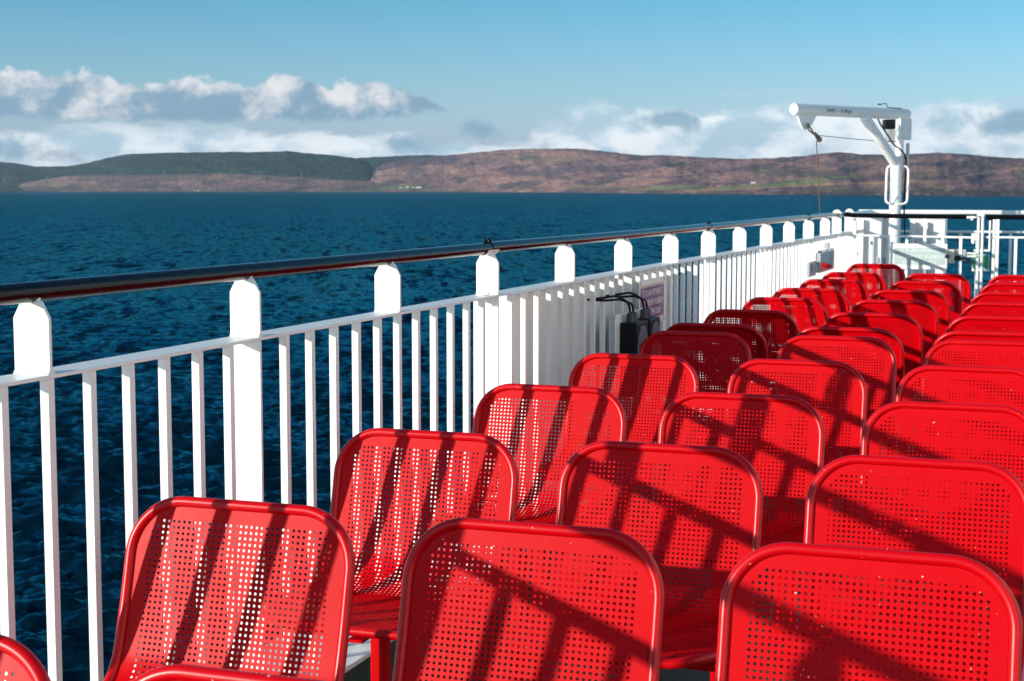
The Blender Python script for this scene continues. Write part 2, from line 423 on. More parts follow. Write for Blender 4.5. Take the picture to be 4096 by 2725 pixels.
def col_moor_right(X, S, y, seed):
    c = moor(X, S, y, seed); n2 = fbm(X/55., y/9., seed+31, 5); n4 = fbm(X/18., y/5., seed+32, 4)
    # plantation running raggedly on to the shoulder of the moor
    fm = sm((1512+fbm(X/26., y/7., seed+40, 4)*150-X)/26)*sm((708-y)/9)
    c = L3(c, cA(.018, .040, .028)/1.35, fm)
    def field(xa, xb, ya, yb, thick, amt=1.):
        t = (X-xa)/(xb-xa); yc = ya+(yb-ya)*t
        return sm((1-np.abs(y-yc)/thick)*2.2+n4*.8)*sm(t*9)*sm((1-t)*9)*amt
    g = np.maximum.reduce([field(2590, 2800, 744, 731, 6), field(2840, 3330, 744, 712, 7), field(3080, 3470, 714, 690, 5, .8), field(1500, 1700, 742, 733, 7, .95), field(1690, 1830, 752, 745, 4, .7)])
    c = L3(c, cA(.115, .165, .055), g*.85)
    c = L3(c, cA(.34, .19, .10), np.maximum(field(2700, 3360, 753, 722, 7), field(3000, 3700, 735, 712, 6))*.6*(1-g))
    # scrub and trees near the water, thicker to the right
    lim = shore_y(X)-np.interp(X, [1400, 2300, 3000, 3300, 3700, 4400], [12, 16, 16, 24, 42, 48])
    t = sm((y-lim)/7+n2*2.2)*(1-fm)
    c = L3(c, cA(.036, .040, .034), t*np.interp(X, [1400, 2000, 2600, 3300], [.55, .7, .6, .9])*sm(.8+n4*2.6))
    t = sm((y-(shore_y(X)-7.0))/1.5+n4*2)
    return L3(c, cA(.36, .30, .25), t*.85)*1.35
def col_moor_left(X, S, y, seed):
    c = moor(X, S, y, seed); n2 = fbm(X/45., y/6., seed+31, 5); n4 = fbm(X/15., y/5., seed+32, 4)
    c = L3(c, cA(.23, .15, .09), sm(1-np.abs(y-698)/14)*.45)
    t = sm((y-728)/9+n2*2.0); c = L3(c, cA(.060, .058, .052), t*.62*sm(.7+n4*2.5))
    g = sm((1-np.abs(y-752)/5)*1.5+n4)*sm((X-1200)/80); c = L3(c, cA(.14, .17, .07), g*.5)
    t = sm((y-(shore_y(X)-5.5))/1.2+n4*2.2)
    return L3(c, cA(.40, .32, .27), t*.85)*1.35
def col_forest(X, S, y, seed):
    n1 = fbm(X/60., y/7., seed+20, 6); n2 = fbm(X/9., y/3., seed+21, 3)
    c = L3(cA(.012, .034, .026), cA(.028, .058, .036), sm(n1*2.6+.5))*(1+np.clip(fbm(X/8., y/2.6, seed+25, 3)*1.6, -.6, .7))[..., None]
    c = L3(c, cA(.060, .070, .040), sm((n1-.24)*5)*.5)
    return L3(c, cA(.008, .020, .016), sm(n2*2+.2)*.5)
ridgeR = [(1180, 772), (1290, 763), (1350, 745), (1400, 727), (1440, 706), (1470, 684), (1500, 662), (1540, 643), (1600, 628), (1700, 618), (1773, 612), (1871, 601), (2004, 589), (2100, 585), (2311, 583), (2445, 598), (2569, 611), (2640, 609), (2711, 613), (2934, 624), (3067, 622), (3200, 613), (3270, 604), (3316, 599), (3370, 598), (3440, 607), (3600, 607), (3734, 600), (3867, 607), (3956, 617), (4096, 624), (4700, 640), (5400, 655)]
hillR = hill('hill', 1290, 5400, ridgeR, 0, 2300, None, col_moor_right, .10, 11, nx=1300, ns=170)
ridgeF = [(-1400, 690), (-200, 655), (258, 654), (300, 650), (374, 637), (430, 622), (499, 607), (560, 603), (624, 601), (750, 598), (891, 597), (1060, 596), (1158, 593), (1247, 603), (1330, 608), (1390, 616), (1435, 622), (1475, 636), (1510, 668), (1540, 692), (1580, 720), (1700, 740)]
hillF = hill('hill', -300, 1560, ridgeF, 900, 2600, [(-1500, 742), (0, 742), (300, 735), (900, 735), (1400, 730), (1600, 730)], col_forest, .12, 31, nx=700)
ridgeM = [(-1400, 700), (-100, 740), (0, 736), (90, 722), (180, 706), (270, 692), (370, 686), (500, 684), (650, 685), (760, 682), (860, 680), (960, 683), (1080, 689), (1200, 696), (1330, 704), (1500, 714), (1700, 728), (1900, 742), (2100, 760), (2200, 766)]
hillM = hill('hill', -100, 2060, ridgeM, 0, 1100, None, col_moor_left, .12, 51, nx=900)
hill('hill', -1400, 420, [(-1400, 600), (-300, 622), (0, 635), (60, 638), (134, 651), (200, 656), (258, 652), (300, 655), (420, 700)], 0, 3200, None, col_forest, .1, 71, nx=500)
hill('hill', 1340, 2000, [(1340, 640), (1400, 622), (1460, 619), (1600, 612), (1650, 609), (1773, 610), (1800, 612), (1900, 622), (2000, 640)], 2600, 3900, [(1300, 700), (2100, 700)], col_forest, .05, 81, nx=260, ns=50)

def ground_at(hl, x, y):
    """the point of a hill nearest to a photo position"""
    xx, s, WX, WY, WZ, YP = hl; i = int(np.argmin(np.abs(xx-x))); col_ = YP[i, :int(len(s)*.8)]
    j = int(np.argmin(np.abs(col_-y))); return Vector((WX[i, j], WY[i, j], WZ[i, j]))
# lattice pylons marching over the moor
def pylon_mesh():
    m = MB(); h = 46.
    def leg(a, b_, t=.6): m.tube([a, b_], t, 4)
    for sx in (-1, 1):
        for sy in (-1, 1): leg((4.2*sx, 4.2*sy, 0), (.9*sx, .9*sy, 34)); leg((.9*sx, .9*sy, 34), (.2*sx, .2*sy, h))
    for k in range(6):
        z0, z1 = 34*k/6, 34*(k+1)/6; r0, r1 = 4.2-3.3*k/6, 4.2-3.3*(k+1)/6
        for a in (-1, 1):
            leg((-r0, a*r0, z0), (r1, a*r1, z1), .4); leg((r0, a*r0, z0), (-r1, a*r1, z1), .4)
            leg((a*r0, -r0, z0), (a*r1, r1, z1), .4)
    arms = MB()
    for z, l in ((26, 7.), (33, 9.), (40, 6.5)):
        arms.tube([(-l, 0, z), (0, 0, z+1.6), (l, 0, z)], .5, 4); arms.tube([(-l, 0, z), (l, 0, z)], .5, 4)
    return m, arms
pm, pa = pylon_mesh()
pyl = [(hillM, 27, 722), (hillM, 196, 724), (hillM, 424, 714), (hillM, 664, 704), (hillM, 928, 704), (hillM, 1212, 712), (hillR, 1654, 706), (hillR, 1897, 688), (hillR, 2111, 664), (hillR, 2313, 662), (hillR, 2638, 706), (hillR, 3036, 684), (hillR, 3302, 660)]
ordn = ['leftmost', 'second', 'third', 'fourth', 'fifth', 'sixth', 'seventh', 'eighth', 'ninth', 'tenth', 'eleventh', 'twelfth', 'rightmost']
p0 = None
for i, (hl, x, y) in enumerate(pyl):
    g = ground_at(hl, x, y)
    lab = f"faint grey lattice pylon on the hills, {ordn[i]}{' from the left' if 0 < i < 12 else ''} along the power line"
    if p0 is None:
        o = p0 = empty('pylon', g); pt = pm.build('tower', 'pylon_grey', o); ar = pa.build('crossarm', 'pylon_grey', o); kids = [pt, ar]
    else:
        o = p0.copy(); COL.objects.link(o); o.location = g
        for c_ in kids:
            d_ = c_.copy(); COL.objects.link(d_); d_.parent = o
    dist = (g.x**2+g.y**2)**.5; s_ = dist*(40/FPX)/46*.9
    o.scale = (s_, s_, s_); o.rotation_euler[2] = R(15); tag(o, lab, 'pylon', 'pylons crossing the hills')
# white farm buildings
def farmhouse(hl, x, y, wpx, hpx, label, rz=.35):
    g = ground_at(hl, x, y); D = (g.x**2+g.y**2)**.5; W = wpx*D/FPX; Hh = hpx*D/FPX; dp = W*.55
    o = empty('farmhouse', g-Vector((0, 0, 1)), rz, label=label, cat='farmhouse', group='white buildings on the far shore')
    a = MB(); a.box(-W/2, W/2, -dp/2, dp/2, 0, Hh+1); a.build('wall', 'house_white', o)
    m = MB(); rr = Hh*.55
    m.add([(-W/2*1.03, -dp/2*1.08, Hh+1.05), (W/2*1.03, -dp/2*1.08, Hh+1.05), (W/2*1.03, dp/2*1.08, Hh+1.05), (-W/2*1.03, dp/2*1.08, Hh+1.05), (-W/2*1.03, 0, Hh+1+rr), (W/2*1.03, 0, Hh+1+rr)],
          [(0, 1, 5, 4), (2, 3, 4, 5), (0, 4, 3), (1, 2, 5), (0, 3, 2, 1)]); m.build('roof', 'roof_slate', o)
farmhouse(hillR, 1603, 741, 9, 4, 'small white house at the left end of the farm on the green field')
farmhouse(hillR, 1632, 738, 12, 4, 'low white farm building left of the longest one on the green field')
farmhouse(hillR, 1653, 739, 7, 3.4, 'tiniest white building between the two larger ones of the farm')
farmhouse(hillR, 1675, 739, 22, 5, 'longest white farm building at the right end of the green field')
farmhouse(hillR, 3009, 721, 18, 6, 'lone white house on the brown hillside beside the green fields')
farmhouse(hillM, 345, 760, 16, 6, 'pale house group by the water at the left of the moor')
farmhouse(hillM, 798, 752, 6, 3, 'tiny white house near the water below the pine forest')
farmhouse(hillR, 2005, 760, 14, 4, 'pale waterside house under the brown hill beside the shore scrub')

# the air between the ship and the far shore
m = MB(); m.box(-16000, 16000, -3000, 15000, CZ-H-8, 420)
hm = bpy.data.materials.new('haze_air'); hm.use_nodes = True; hm.node_tree.nodes.clear()
pv = hm.node_tree.nodes.new('ShaderNodeVolumePrincipled'); pv.inputs['Color'].default_value = (.62, .80, .95, 1); pv.inputs['Density'].default_value = 2.3e-5; pv.inputs['Anisotropy'].default_value = .1
hm.node_tree.links.new(pv.outputs[0], hm.node_tree.nodes.new('ShaderNodeOutputMaterial').inputs['Volume'])
hz = m.build('haze', hm); hz['kind'] = 'stuff'

# ------------------------------------------------------------------ deck of the ferry
XR = -1.6717; XRO = XR-.0747; ZM = 1.0587; TH = .007; ZH = 1.2039; RH = .0185; PZ = .25
d = MB(); d.box(-1.80, 3.2, -4.0, 13.2, -.2, 0); d.box(-1.80, 3.2, 13.2, 15.1, -.2, -.012)
tag(d.build('deck', 'deck_green'), kind='structure')
d = MB(); d.box(-1.86, -1.585, -4, 14.9, PZ-.012, PZ); o = d.build('deck_edge_plate', 'white_paint', bevel=.002); tag(o, kind='structure')
d = MB(); d.box(-1.82, -1.80, -4, 14.9, -2.5, PZ-.0125); d.box(-1.80, -1.74, -4, 14.9, .001, PZ-.0125); o = d.build('coaming', 'deck_green'); tag(o, kind='structure')

# the ferry's white deckhouse, unseen to starboard, set close and tall for bounce light
dh = empty('deckhouse', (2.8, 3.5, 0), label='unseen white steel deckhouse wall with square windows beside the seating', cat='deckhouse')
m = MB(); m.box(0, 3.0, -7.5, 7.0, 0, 4.6); m.build('wall', 'white_paint', dh, .01)
for k in range(7):
    m = MB(); y_ = -6.4+k*1.9; m.box(-.025, -.0005, y_-.47, y_+.47, 1.15, 1.95); f_ = m.build('window_frame', 'white_paint', dh, .006)
    m = MB(); m.box(-.028, -.0255, y_-.41, y_+.41, 1.21, 1.89); m.build('pane', 'lens_grey', f_)
# ------------------------------------------------------------------ port railing
postY = [2.2780, 3.0309, 3.7968, 4.5592, 5.3553, 6.1408, 6.9420, 7.7397, 8.5333, 9.3399, 10.1515, 10.9575, 11.7482, 12.3658, 13.10, 13.85]
pre = [2.2780-.762*k for k in range(6, 0, -1)]
allY = pre+postY; idx0 = -6
rail = empty('railing', (XR, 0, 0), label='long white ship railing with black handrail running along the water side', cat='railing')
rail_off = Vector((-XR, 0, 0))
def R_(mb, name, mat, bevel=0, parent=rail):
    mb.v = [(v[0]-XR, v[1], v[2]) for v in mb.v] if parent is rail else mb.v
    return mb.build(name, mat, parent, bevel)
joint = {3, 7, 11}
secs = [(-6.0, None)]
# handrail: glossy black tube in bolted lengths, gently wavering where lengths meet
hy = [-3.2, postY[3], postY[7], postY[11], 12.70]
for i in range(len(hy)-1):
    m = MB(); n_ = 14; a, b_ = hy[i]+(.004 if i else 0), hy[i+1]-.004
    pts = [(XR-.0374+.0015*math.sin(3*t+i), a+(b_-a)*t, ZH+.0012*math.sin(5*t+i*2)) for t in np.linspace(0, 1, n_)]
    m.tube(pts, RH, 20); R_(m, 'handrail', 'black_gloss')
m = MB(); m.tube([(XR-.0374, 12.71, ZH), (XR-.0374, 14.6, ZH-.004)], RH*.9, 16); R_(m, 'handrail', 'white_paint')
# flat mid rail in lengths
my = [-3.2, postY[3]-.02, postY[7]-.02, postY[11]-.02, 14.6]
for i in range(4):
    m = MB(); m.box(XRO, XR, my[i]+(.003 if i else 0), my[i+1]-.001, ZM-TH, ZM); R_(m, 'mid_rail', 'white_paint', .0012)
T2 = .004
def post_top(Y, dome=False):
    m = MB(); c = (XR+XRO)/2; hw = .0372; zt = ZH-RH*.86; zs = ZM+.099
    if dome: 
        a = [(XRO+.0002, ZM), (XR-.0002, ZM), (XR-.0002, ZH+.002)]+[(c+.036*math.cos(t), ZH+.004+.036*math.sin(t)) for t in np.linspace(.25, math.pi-.25, 9)]+[(XRO+.0002, ZH+.002)]
    else:
        a = [(XRO+.0002, ZM), (XR-.0002, ZM), (XR-.0002, zs), (c+.021, zt-.001), (c+.013, zt+.003), (c-.013, zt+.003), (c-.021, zt-.001), (XRO+.0002, zs)]
    m.prism([(x, Y+T2, z) for x, z in a], (0, -1, 0), 2*T2)
    # weld fillets at the foot
    m.prism([(XR-.0002, Y-T2-.0002, ZM), (XR-.0002, Y-T2-.0002, ZM+.008), (XR-.0002, Y-T2-.006, ZM)], (-1, 0, 0), .074)
    m.prism([(XR-.0002, Y+T2+.0002, ZM), (XR-.0002, Y+T2+.010, ZM), (XR-.0002, Y+T2+.0002, ZM+.010)], (-1, 0, 0), .074)
    if not dome:      # weld bead to the handrail
        m.ball((c+.012, Y, zt+.003), .006, 8, 6)
    return m
for i, Y in enumerate(allY):
    k = i+idx0
    if -2 <= k <= 14:
        m = post_top(Y, k >= 13); 
        if k % 2: m.box(XRO, XR-.0005, Y-T2, Y+T2, PZ, ZM-TH-.0003)
        po = R_(m, 'post', 'white_paint', .001)
        if k in joint:
            # bolted joint: sleeve under the handrail, bolts above it and flange on the mid rail
            m = MB()
            sl = []
            for t in np.linspace(-.055, .055, 9):
                sl.append((t, ))
            for a0, a1 in ((-2.7, -.2),):
                ring = []
                for yy in (Y-.05, Y-.045, Y+.045, Y+.05):
                    for a in np.linspace(a0, a1, 10):
                        rr = RH+.0035; ring.append((XR-.0374+rr*math.cos(a), yy, ZH+rr*math.sin(a)))
                fs = [(r_*10+q, r_*10+q+1, (r_+1)*10+q+1, (r_+1)*10+q) for r_ in range(3) for q in range(9)]
                m.add(ring, fs, True)
            R_(m, 'handrail_cradle', 'white_paint')
            for dy in (-.018, .018):
                m = MB(); m.ball((XR-.0374, Y+dy, ZH+RH+.003), .0072, 10, 8); m.tube([(XR-.0374, Y+dy, ZH+RH-.004), (XR-.0374, Y+dy, ZH+RH+.002)], .004, 8)
                R_(m, 'handrail_bolt', 'black_gloss')
            m = MB(); m.box(XRO+.004, XR+.004, Y-.085, Y-.010, ZM-TH-.0075, ZM-TH-.0005)
            for xx in (XR-.052, XR-.022): m.tube([(xx, Y-.045, ZM-TH-.016), (xx, Y-.045, ZM+.010)], .0055, 6)
            m.tube([(XR-.037, Y-.045, ZM+.0003), (XR-.037, Y-.045, ZM+.003)], .016, 12)
            R_(m, 'joint_flange', 'white_paint', .0008)
far_b = MB()
for i in range(len(allY)-1):
    k = i+idx0; a, b_ = allY[i], allY[i+1]
    js = range(0 if k % 2 == 0 else 1, 6)
    for j in js:
        Y = a+(b_-a)*j/6
        if b_-a < .7 and j == 5: continue
        m = MB(); bx1 = XR-.001; m.box(bx1-.018, bx1, Y-.0088, Y+.0088, PZ, ZM-TH-.0003)
        if -1 <= k <= 12: R_(m, 'baluster', 'white_paint', .0008)
        else: far_b.v += [(v[0], v[1], v[2]) for v in []]; kk = len(far_b.v); far_b.v += m.v; far_b.f += [tuple(q+kk for q in f) for f in m.f]; far_b.sm += m.sm
o = R_(far_b, 'baluster', 'white_paint'); o['kind'] = 'stuff'

# locker hung outboard of the railing: its inner side shows between the balusters and shades them
lk = empty('locker', (-1.81, 6.0, 0), label='white steel locker hung on the outside of the railing behind the balusters', cat='locker')
def loc_(mb, name, mat, par, off, bevel=0):
    mb.v = [(v[0]-off[0], v[1]-off[1], v[2]-off[2]) for v in mb.v]; return mb.build(name, mat, par, bevel)
m = MB(); m.box(-1.885, -1.7505, 4.885, 7.17, .262, 1.034)
loc_(m, 'body', 'white_paint', lk, (-1.81, 6, 0), .006)
m = MB()
for yy in (5.62, 6.42): m.box(-1.7503, -1.747, yy-.02, yy+.02, .32, 1.0)
m.box(-1.89, -1.7485, 4.95, 7.1, .255, .262)
loc_(m, 'stiffener', 'white_paint', lk, (-1.81, 6, 0))

# ------------------------------------------------------------------ notice on the port railing
sg = empty('notice_sign', (XR+.012, 6.46, 0), label='purple and white rubbish notice fixed to the railing behind the black boxes', cat='sign', group='rubbish notices')
def S_(mb, name, mat, bevel=0): return loc_(mb, name, mat, sg, (XR+.012, 6.46, 0), bevel)
xs_ = XR+.003; ya, yb = 6.235, 6.665; za, zb_ = .815, 1.012
m = MB(); m.box(xs_, xs_+.003, ya, yb, za, zb_); S_(m, 'board', 'white_paint', .001)
m = MB(); m.box(xs_+.0033, xs_+.0038, ya+.012, yb-.012, za+.022, zb_-.022); S_(m, 'border', 'sign_cream')
m = MB(); m.box(xs_+.0040, xs_+.0045, ya+.018, yb-.018, za+.030, zb_-.033); S_(m, 'panel', 'sign_purple')
for yy in (ya+.012, yb-.012):
    for zz in (za+.010, zb_-.012): m = MB(); m.tube([(xs_+.003, yy, zz), (xs_+.0065, yy, zz)], .005, 8); S_(m, 'screw', 'galvanised')
c_ = (xs_+.0046-(XR+.012), (ya+yb)/2-6.46, (za+zb_)/2)
for row, (tx, wd) in enumerate((('IT IS AN OFFENCE', .80), ('TO THROW RUBBISH', .94), ('OVER THE SIDE', .72))):
    text_part('lettering', tx, (c_[0], c_[1], (za+zb_)/2+.040-.042*row), (0, 1, 0), (0, 0, 1), (yb-ya-.04)*wd, .026, 'sign_letter', sg)

# ------------------------------------------------------------------ black twin boxes with cables on the railing
bx = empty('junction_box', (XR+.01, 6.1, 0), label='pair of black boxes with round grey faces and four cables on the railing', cat='electrical box')
def B_(mb, name, mat, bevel=0): return loc_(mb, name, mat, bx, (XR+.01, 6.1, 0), bevel)
m = MB(); m.box(XR+.030, XR+.036, 5.775, 6.235, .58, .905); B_(m, 'back_plate', 'white_paint', .02)
for y_ in (5.80, 6.17): m = MB(); m.box(XR+.001, XR+.0295, y_, y_+.03, .60, .88); B_(m, 'bracket', 'white_paint')
for i, (y0, y1, xo) in enumerate(((5.83, 6.01, .105), (6.04, 6.20, .105))):
    m = MB(); m.box(XR+.0365, XR+xo, y0, y1, .58, .870); ho = B_(m, 'housing', 'black_plastic', .005)
    m = MB(); n_ = 28; cy, cz = (y0+y1)/2+.002, .768
    m.prism([(XR+xo+.0004, cy+.078*math.cos(t)*(y1-y0)/.18, cz+.088*math.sin(t)) for t in np.linspace(0, 2*math.pi, n_, endpoint=False)], (1, 0, 0), .0016); B_(m, 'lens', 'lens_grey')
    m = MB(); m.box(XR+xo+.0004, XR+xo+.0014, y0+.04, y0+.10, .665, .685); B_(m, 'name_plate', 'galvanised')
    for k_, yy in enumerate((y0+.045, y0+.092)):
        m = MB(); x_ = XR+.066; m.tube([(x_, yy, .870), (x_, yy, .878)], .017, 12); m.tube([(x_, yy, .878), (x_, yy, .900)], .0155, 8); m.tube([(x_, yy, .900), (x_, yy, .908)], [.0155, .011], 12)
        B_(m, 'cable_gland', 'gland_grey')
        m = MB(); yb2 = (5.69 if i == 0 else 5.92)
        m.tube(smooth_path([(x_, yy, .905), (x_-.002, yy-.01, .935), (x_-.008, yy-.045, .958-.010*k_), (x_-.03, yy-.10, .978-.016*k_), (XR+.004, yb2+.035+.02*k_, .975-.012*k_), (XR-.05, yb2-.01+.02*k_, .968)], 8), .0047, 10)
        B_(m, 'cable', 'cable_black')

# ------------------------------------------------------------------ the red chairs
prof_pts = [(0, .830), (-.024, .740), (-.045, .655), (-.064, .590), (-.080, .550), (-.109, .517), (-.157, .500), (-.225, .495), (-.31, .498), (-.385, .505), (-.43, .507), (-.452, .499)]
pp = smooth_path([(0, y, z) for y, z in prof_pts], 10)
cum = [0]
for i in range(1, len(pp)): cum.append(cum[-1]+(pp[i]-pp[i-1]).length)
cum = np.array(cum); SL = cum[-1]; PY = np.array([p.y for p in pp]); PZ_ = np.array([p.z for p in pp])
def M3(u, s, off=0.):
    s = np.asarray(s, float); y = np.interp(s, cum, PY); z = np.interp(s, cum, PZ_)
    e = .004; ty = np.interp(np.clip(s+e, 0, SL), cum, PY)-np.interp(np.clip(s-e, 0, SL), cum, PY)
    tz = np.interp(np.clip(s+e, 0, SL), cum, PZ_)-np.interp(np.clip(s-e, 0, SL), cum, PZ_)
    l = np.hypot(ty, tz); ny, nz = tz/l, -ty/l          # normal towards the sitter
    return np.stack([np.asarray(u, float)+0*s, y+ny*off, z+nz*off], -1)
def rrect(hw, s0, s1, r, step=.010):
    """rounded rectangle in (u, s), anticlockwise"""
    out = []
    def arc(cx, cy, a0, a1):
        n_ = max(4, int(r*abs(a1-a0)/step*1.3))
        for k in range(n_+1): a = a0+(a1-a0)*k/n_; out.append((cx+r*math.cos(a), cy+r*math.sin(a)))
    def line(a, b_):
        n_ = max(2, int(math.dist(a, b_)/step))
        for k in range(1, n_): out.append((a[0]+(b_[0]-a[0])*k/n_, a[1]+(b_[1]-a[1])*k/n_))
    arc(hw-r, s1-r, 0, math.pi/2); line((hw-r, s1), (-hw+r, s1)); arc(-hw+r, s1-r, math.pi/2, math.pi)
    line((-hw, s1-r), (-hw, s0+r)); arc(-hw+r, s0+r, math.pi, 1.5*math.pi); line((-hw+r, s0), (hw-r, s0))
    arc(hw-r, s0+r, 1.5*math.pi, 2*math.pi); line((hw, s0+r), (hw, s1-r))
    return out
TR = .0098
fr = MB(); loop = rrect(.225-TR, 0, SL, .098, .012)
fr.tube([Vector(M3(u, s)) for u, s in loop], TR, 14, closed=True)
# perforated sheet
NCOL = 35; PIT_ = .0103; NROW = int((SL-.068)/PIT_); S0 = .031
u0 = -NCOL*PIT_/2
def cut(i, j):
    a = min(i, NCOL-1-i); b_ = min(j, NROW-1-j); return a+b_ < 2 or (a, b_) in ((0, 2), (2, 0)) and False
V2 = []; vid = {}
def vtx(x, y):
    k = (round(x*1e6), round(y*1e6))
    if k not in vid: vid[k] = len(V2); V2.append((x, y))
    return vid[k]
F2 = []; hole_edges = []; rh = .00275
kept = [[not cut(i, j) for j in range(NROW)] for i in range(NCOL)]
for i in range(NCOL):
    for j in range(NROW):
        if not kept[i][j]: continue
        cx, cy = u0+(i+.5)*PIT_, S0+(j+.5)*PIT_; h = PIT_/2
        outer = [vtx(cx+h*a, cy+h*b_) for a, b_ in ((1, 0), (1, 1), (0, 1), (-1, 1), (-1, 0), (-1, -1), (0, -1), (1, -1))]
        inner = []
        for k in range(8): V2.append((cx+rh*math.cos(k*math.pi/4), cy+rh*math.sin(k*math.pi/4))); inner.append(len(V2)-1)
        for k in range(8):
            F2.append((inner[k], outer[k], outer[(k+1) % 8], inner[(k+1) % 8])); hole_edges.append((inner[(k+1) % 8], inner[k]))
# staircase boundary loop of the kept cells
ed = {}
for i in range(NCOL):
    for j in range(NROW):
        if not kept[i][j]: continue
        x0_, x1_, y0_, y1_ = u0+i*PIT_, u0+(i+1)*PIT_, S0+j*PIT_, S0+(j+1)*PIT_; xm, ym = (x0_+x1_)/2, (y0_+y1_)/2
        def K_(a, b_): return 0 <= a < NCOL and 0 <= b_ < NROW and kept[a][b_]
        if not K_(i+1, j): ed[vtx(x1_, y0_)] = vtx(x1_, ym); ed[vtx(x1_, ym)] = vtx(x1_, y1_)
        if not K_(i, j+1): ed[vtx(x1_, y1_)] = vtx(xm, y1_); ed[vtx(xm, y1_)] = vtx(x0_, y1_)
        if not K_(i-1, j): ed[vtx(x0_, y1_)] = vtx(x0_, ym); ed[vtx(x0_, ym)] = vtx(x0_, y0_)
        if not K_(i, j-1): ed[vtx(x0_, y0_)] = vtx(xm, y0_); ed[vtx(xm, y0_)] = vtx(x1_, y0_)
st = next(iter(ed)); inner_loop = [st]
while ed[inner_loop[-1]] != st: inner_loop.append(ed[inner_loop[-1]])
outer_pts = rrect(.2051, .0096, SL-.0096, .0885, .008)
outer_loop = [vtx(x, y) for x, y in outer_pts]
allp = inner_loop+outer_loop; nI = len(inner_loop); nO = len(outer_loop)
res_ = geometry.delaunay_2d_cdt([Vector(V2[i]) for i in allp], [(k, (k+1) % nI) for k in range(nI)]+[(nI+k, nI+(k+1) % nO) for k in range(nO)], [], 0, 1e-7)
def inside(px, py, poly):
    c = False; n_ = len(poly); j = n_-1
    for i in range(n_):
        xi, yi = poly[i]; xj, yj = poly[j]
        if (yi > py) != (yj > py) and px < (xj-xi)*(py-yi)/(yj-yi)+xi: c = not c
        j = i
    return c
ip = [V2[i] for i in inner_loop]; op_ = outer_pts
cv = res_[0]; mp = {}
for k, orig in enumerate(res_[3]): mp[k] = allp[orig[0]] if orig else None
for f in res_[2]:
    cx = sum(cv[k][0] for k in f)/3; cy = sum(cv[k][1] for k in f)/3
    if not inside(cx, cy, ip) and inside(cx, cy, op_) and all(mp[k] is not None for k in f):
        a = [mp[k] for k in f]
        ar = (V2[a[1]][0]-V2[a[0]][0])*(V2[a[2]][1]-V2[a[0]][1])-(V2[a[2]][0]-V2[a[0]][0])*(V2[a[1]][1]-V2[a[0]][1])
        F2.append(tuple(a if ar > 0 else a[::-1]))
V2a = np.array(V2); TK = .0016; OFF = .0012
front = M3(V2a[:, 0], V2a[:, 1], OFF); back_ = M3(V2a[:, 0], V2a[:, 1], OFF-TK); nV = len(V2a)
verts = np.concatenate([front, back_, front, back_])
faces = [tuple(reversed(f)) for f in F2]+[tuple(i+nV for i in f) for f in F2]
faces += [(a+2*nV, b_+2*nV, b_+3*nV, a+3*nV) for a, b_ in hole_edges]
faces += [(outer_loop[k]+2*nV, outer_loop[(k+1) % nO]+2*nV, outer_loop[(k+1) % nO]+3*nV, outer_loop[k]+3*nV) for k in range(nO)]
pan = MB(); pan.v = [tuple(v) for v in verts]; pan.f = faces; pan.sm = [True]*len(faces)

chair = empty('chair', (0, 0, 0))
cf = fr.build('frame', 'red_tube', chair); cs_ = pan.build('perforated_seat', 'red_paint', chair)
# check that the sheet faces the sitter
me_ = cs_.data
if me_.polygons[0].normal.y > 0: me_.flip_normals()
legs = []
for yy in (-.10, -.272):
    m = MB(); m.box(-.017, .017, yy-.017, yy+.017, .008, .458); legs.append(m.build('leg', 'red_paint', chair, .003))
m = MB(); m.box(-.045, .045, -.34, -.03, 0, .008); legs.append(m.build('foot_plate', 'red_paint', chair, .002))
m = MB()
for yy in (-.13, -.36): m.tube([(-.20, yy, .476), (.20, yy, .476)], .0115, 12)
m.box(-.0165, .0165, -.40, -.085, .4582, .4645)
legs.append(m.build('seat_bearer', 'red_paint', chair))
kids = [cf, cs_]+legs
colX = {'A': -1.3672, 'B': -.8194, 'C': -.2726}
rowY = [1.505, 2.3626, 3.2146, 4.0988, 4.9937, 5.8929, 6.2942, 7.0869, 7.9821, 8.8172, 9.7555, 10.6975, 12.03]
ordw = ['first', 'second', 'third', 'fourth', 'fifth', 'sixth', 'seventh', 'eighth', 'ninth', 'tenth', 'eleventh', 'twelfth', 'thirteenth']
colw = {'A': 'column beside the railing', 'B': 'middle column', 'C': 'right-hand column'}
first = True
for cn in 'ABC':
    for ri, Y in enumerate(rowY):
        if cn != 'A' and ri == 12: continue
        if cn == 'C' and ri == 0: continue
        if first: o = chair; first = False
        else:
            o = chair.copy(); COL.objects.link(o)
            for c_ in kids:
                d_ = c_.copy(); COL.objects.link(d_); d_.parent = o
        away = ri >= 6
        o.location = (colX[cn]+random.uniform(-.003, .003), Y+random.uniform(-.002, .002), 0)
        if 1 <= ri <= 5: o.location.y += .005; o.location.x += {'A': .019, 'B': .015, 'C': .006}[cn]
        if cn == 'A' and ri == 0: o.location.x += .024; o.location.y += .030
        o.rotation_euler = (0, 0, (math.pi if away else 0)+random.uniform(-.006, .006))
        q = ri if cn != 'C' else ri-1
        face = 'turned away' if away else 'facing the viewer'
        if ri == 12: lab = 'red perforated chair farthest from the viewer, last of the column beside the railing'
        else: lab = f"red perforated chair {face}, {ordw[q]} from front in {colw[cn]}"
        tag(o, lab, 'chair', 'red perforated deck chairs')

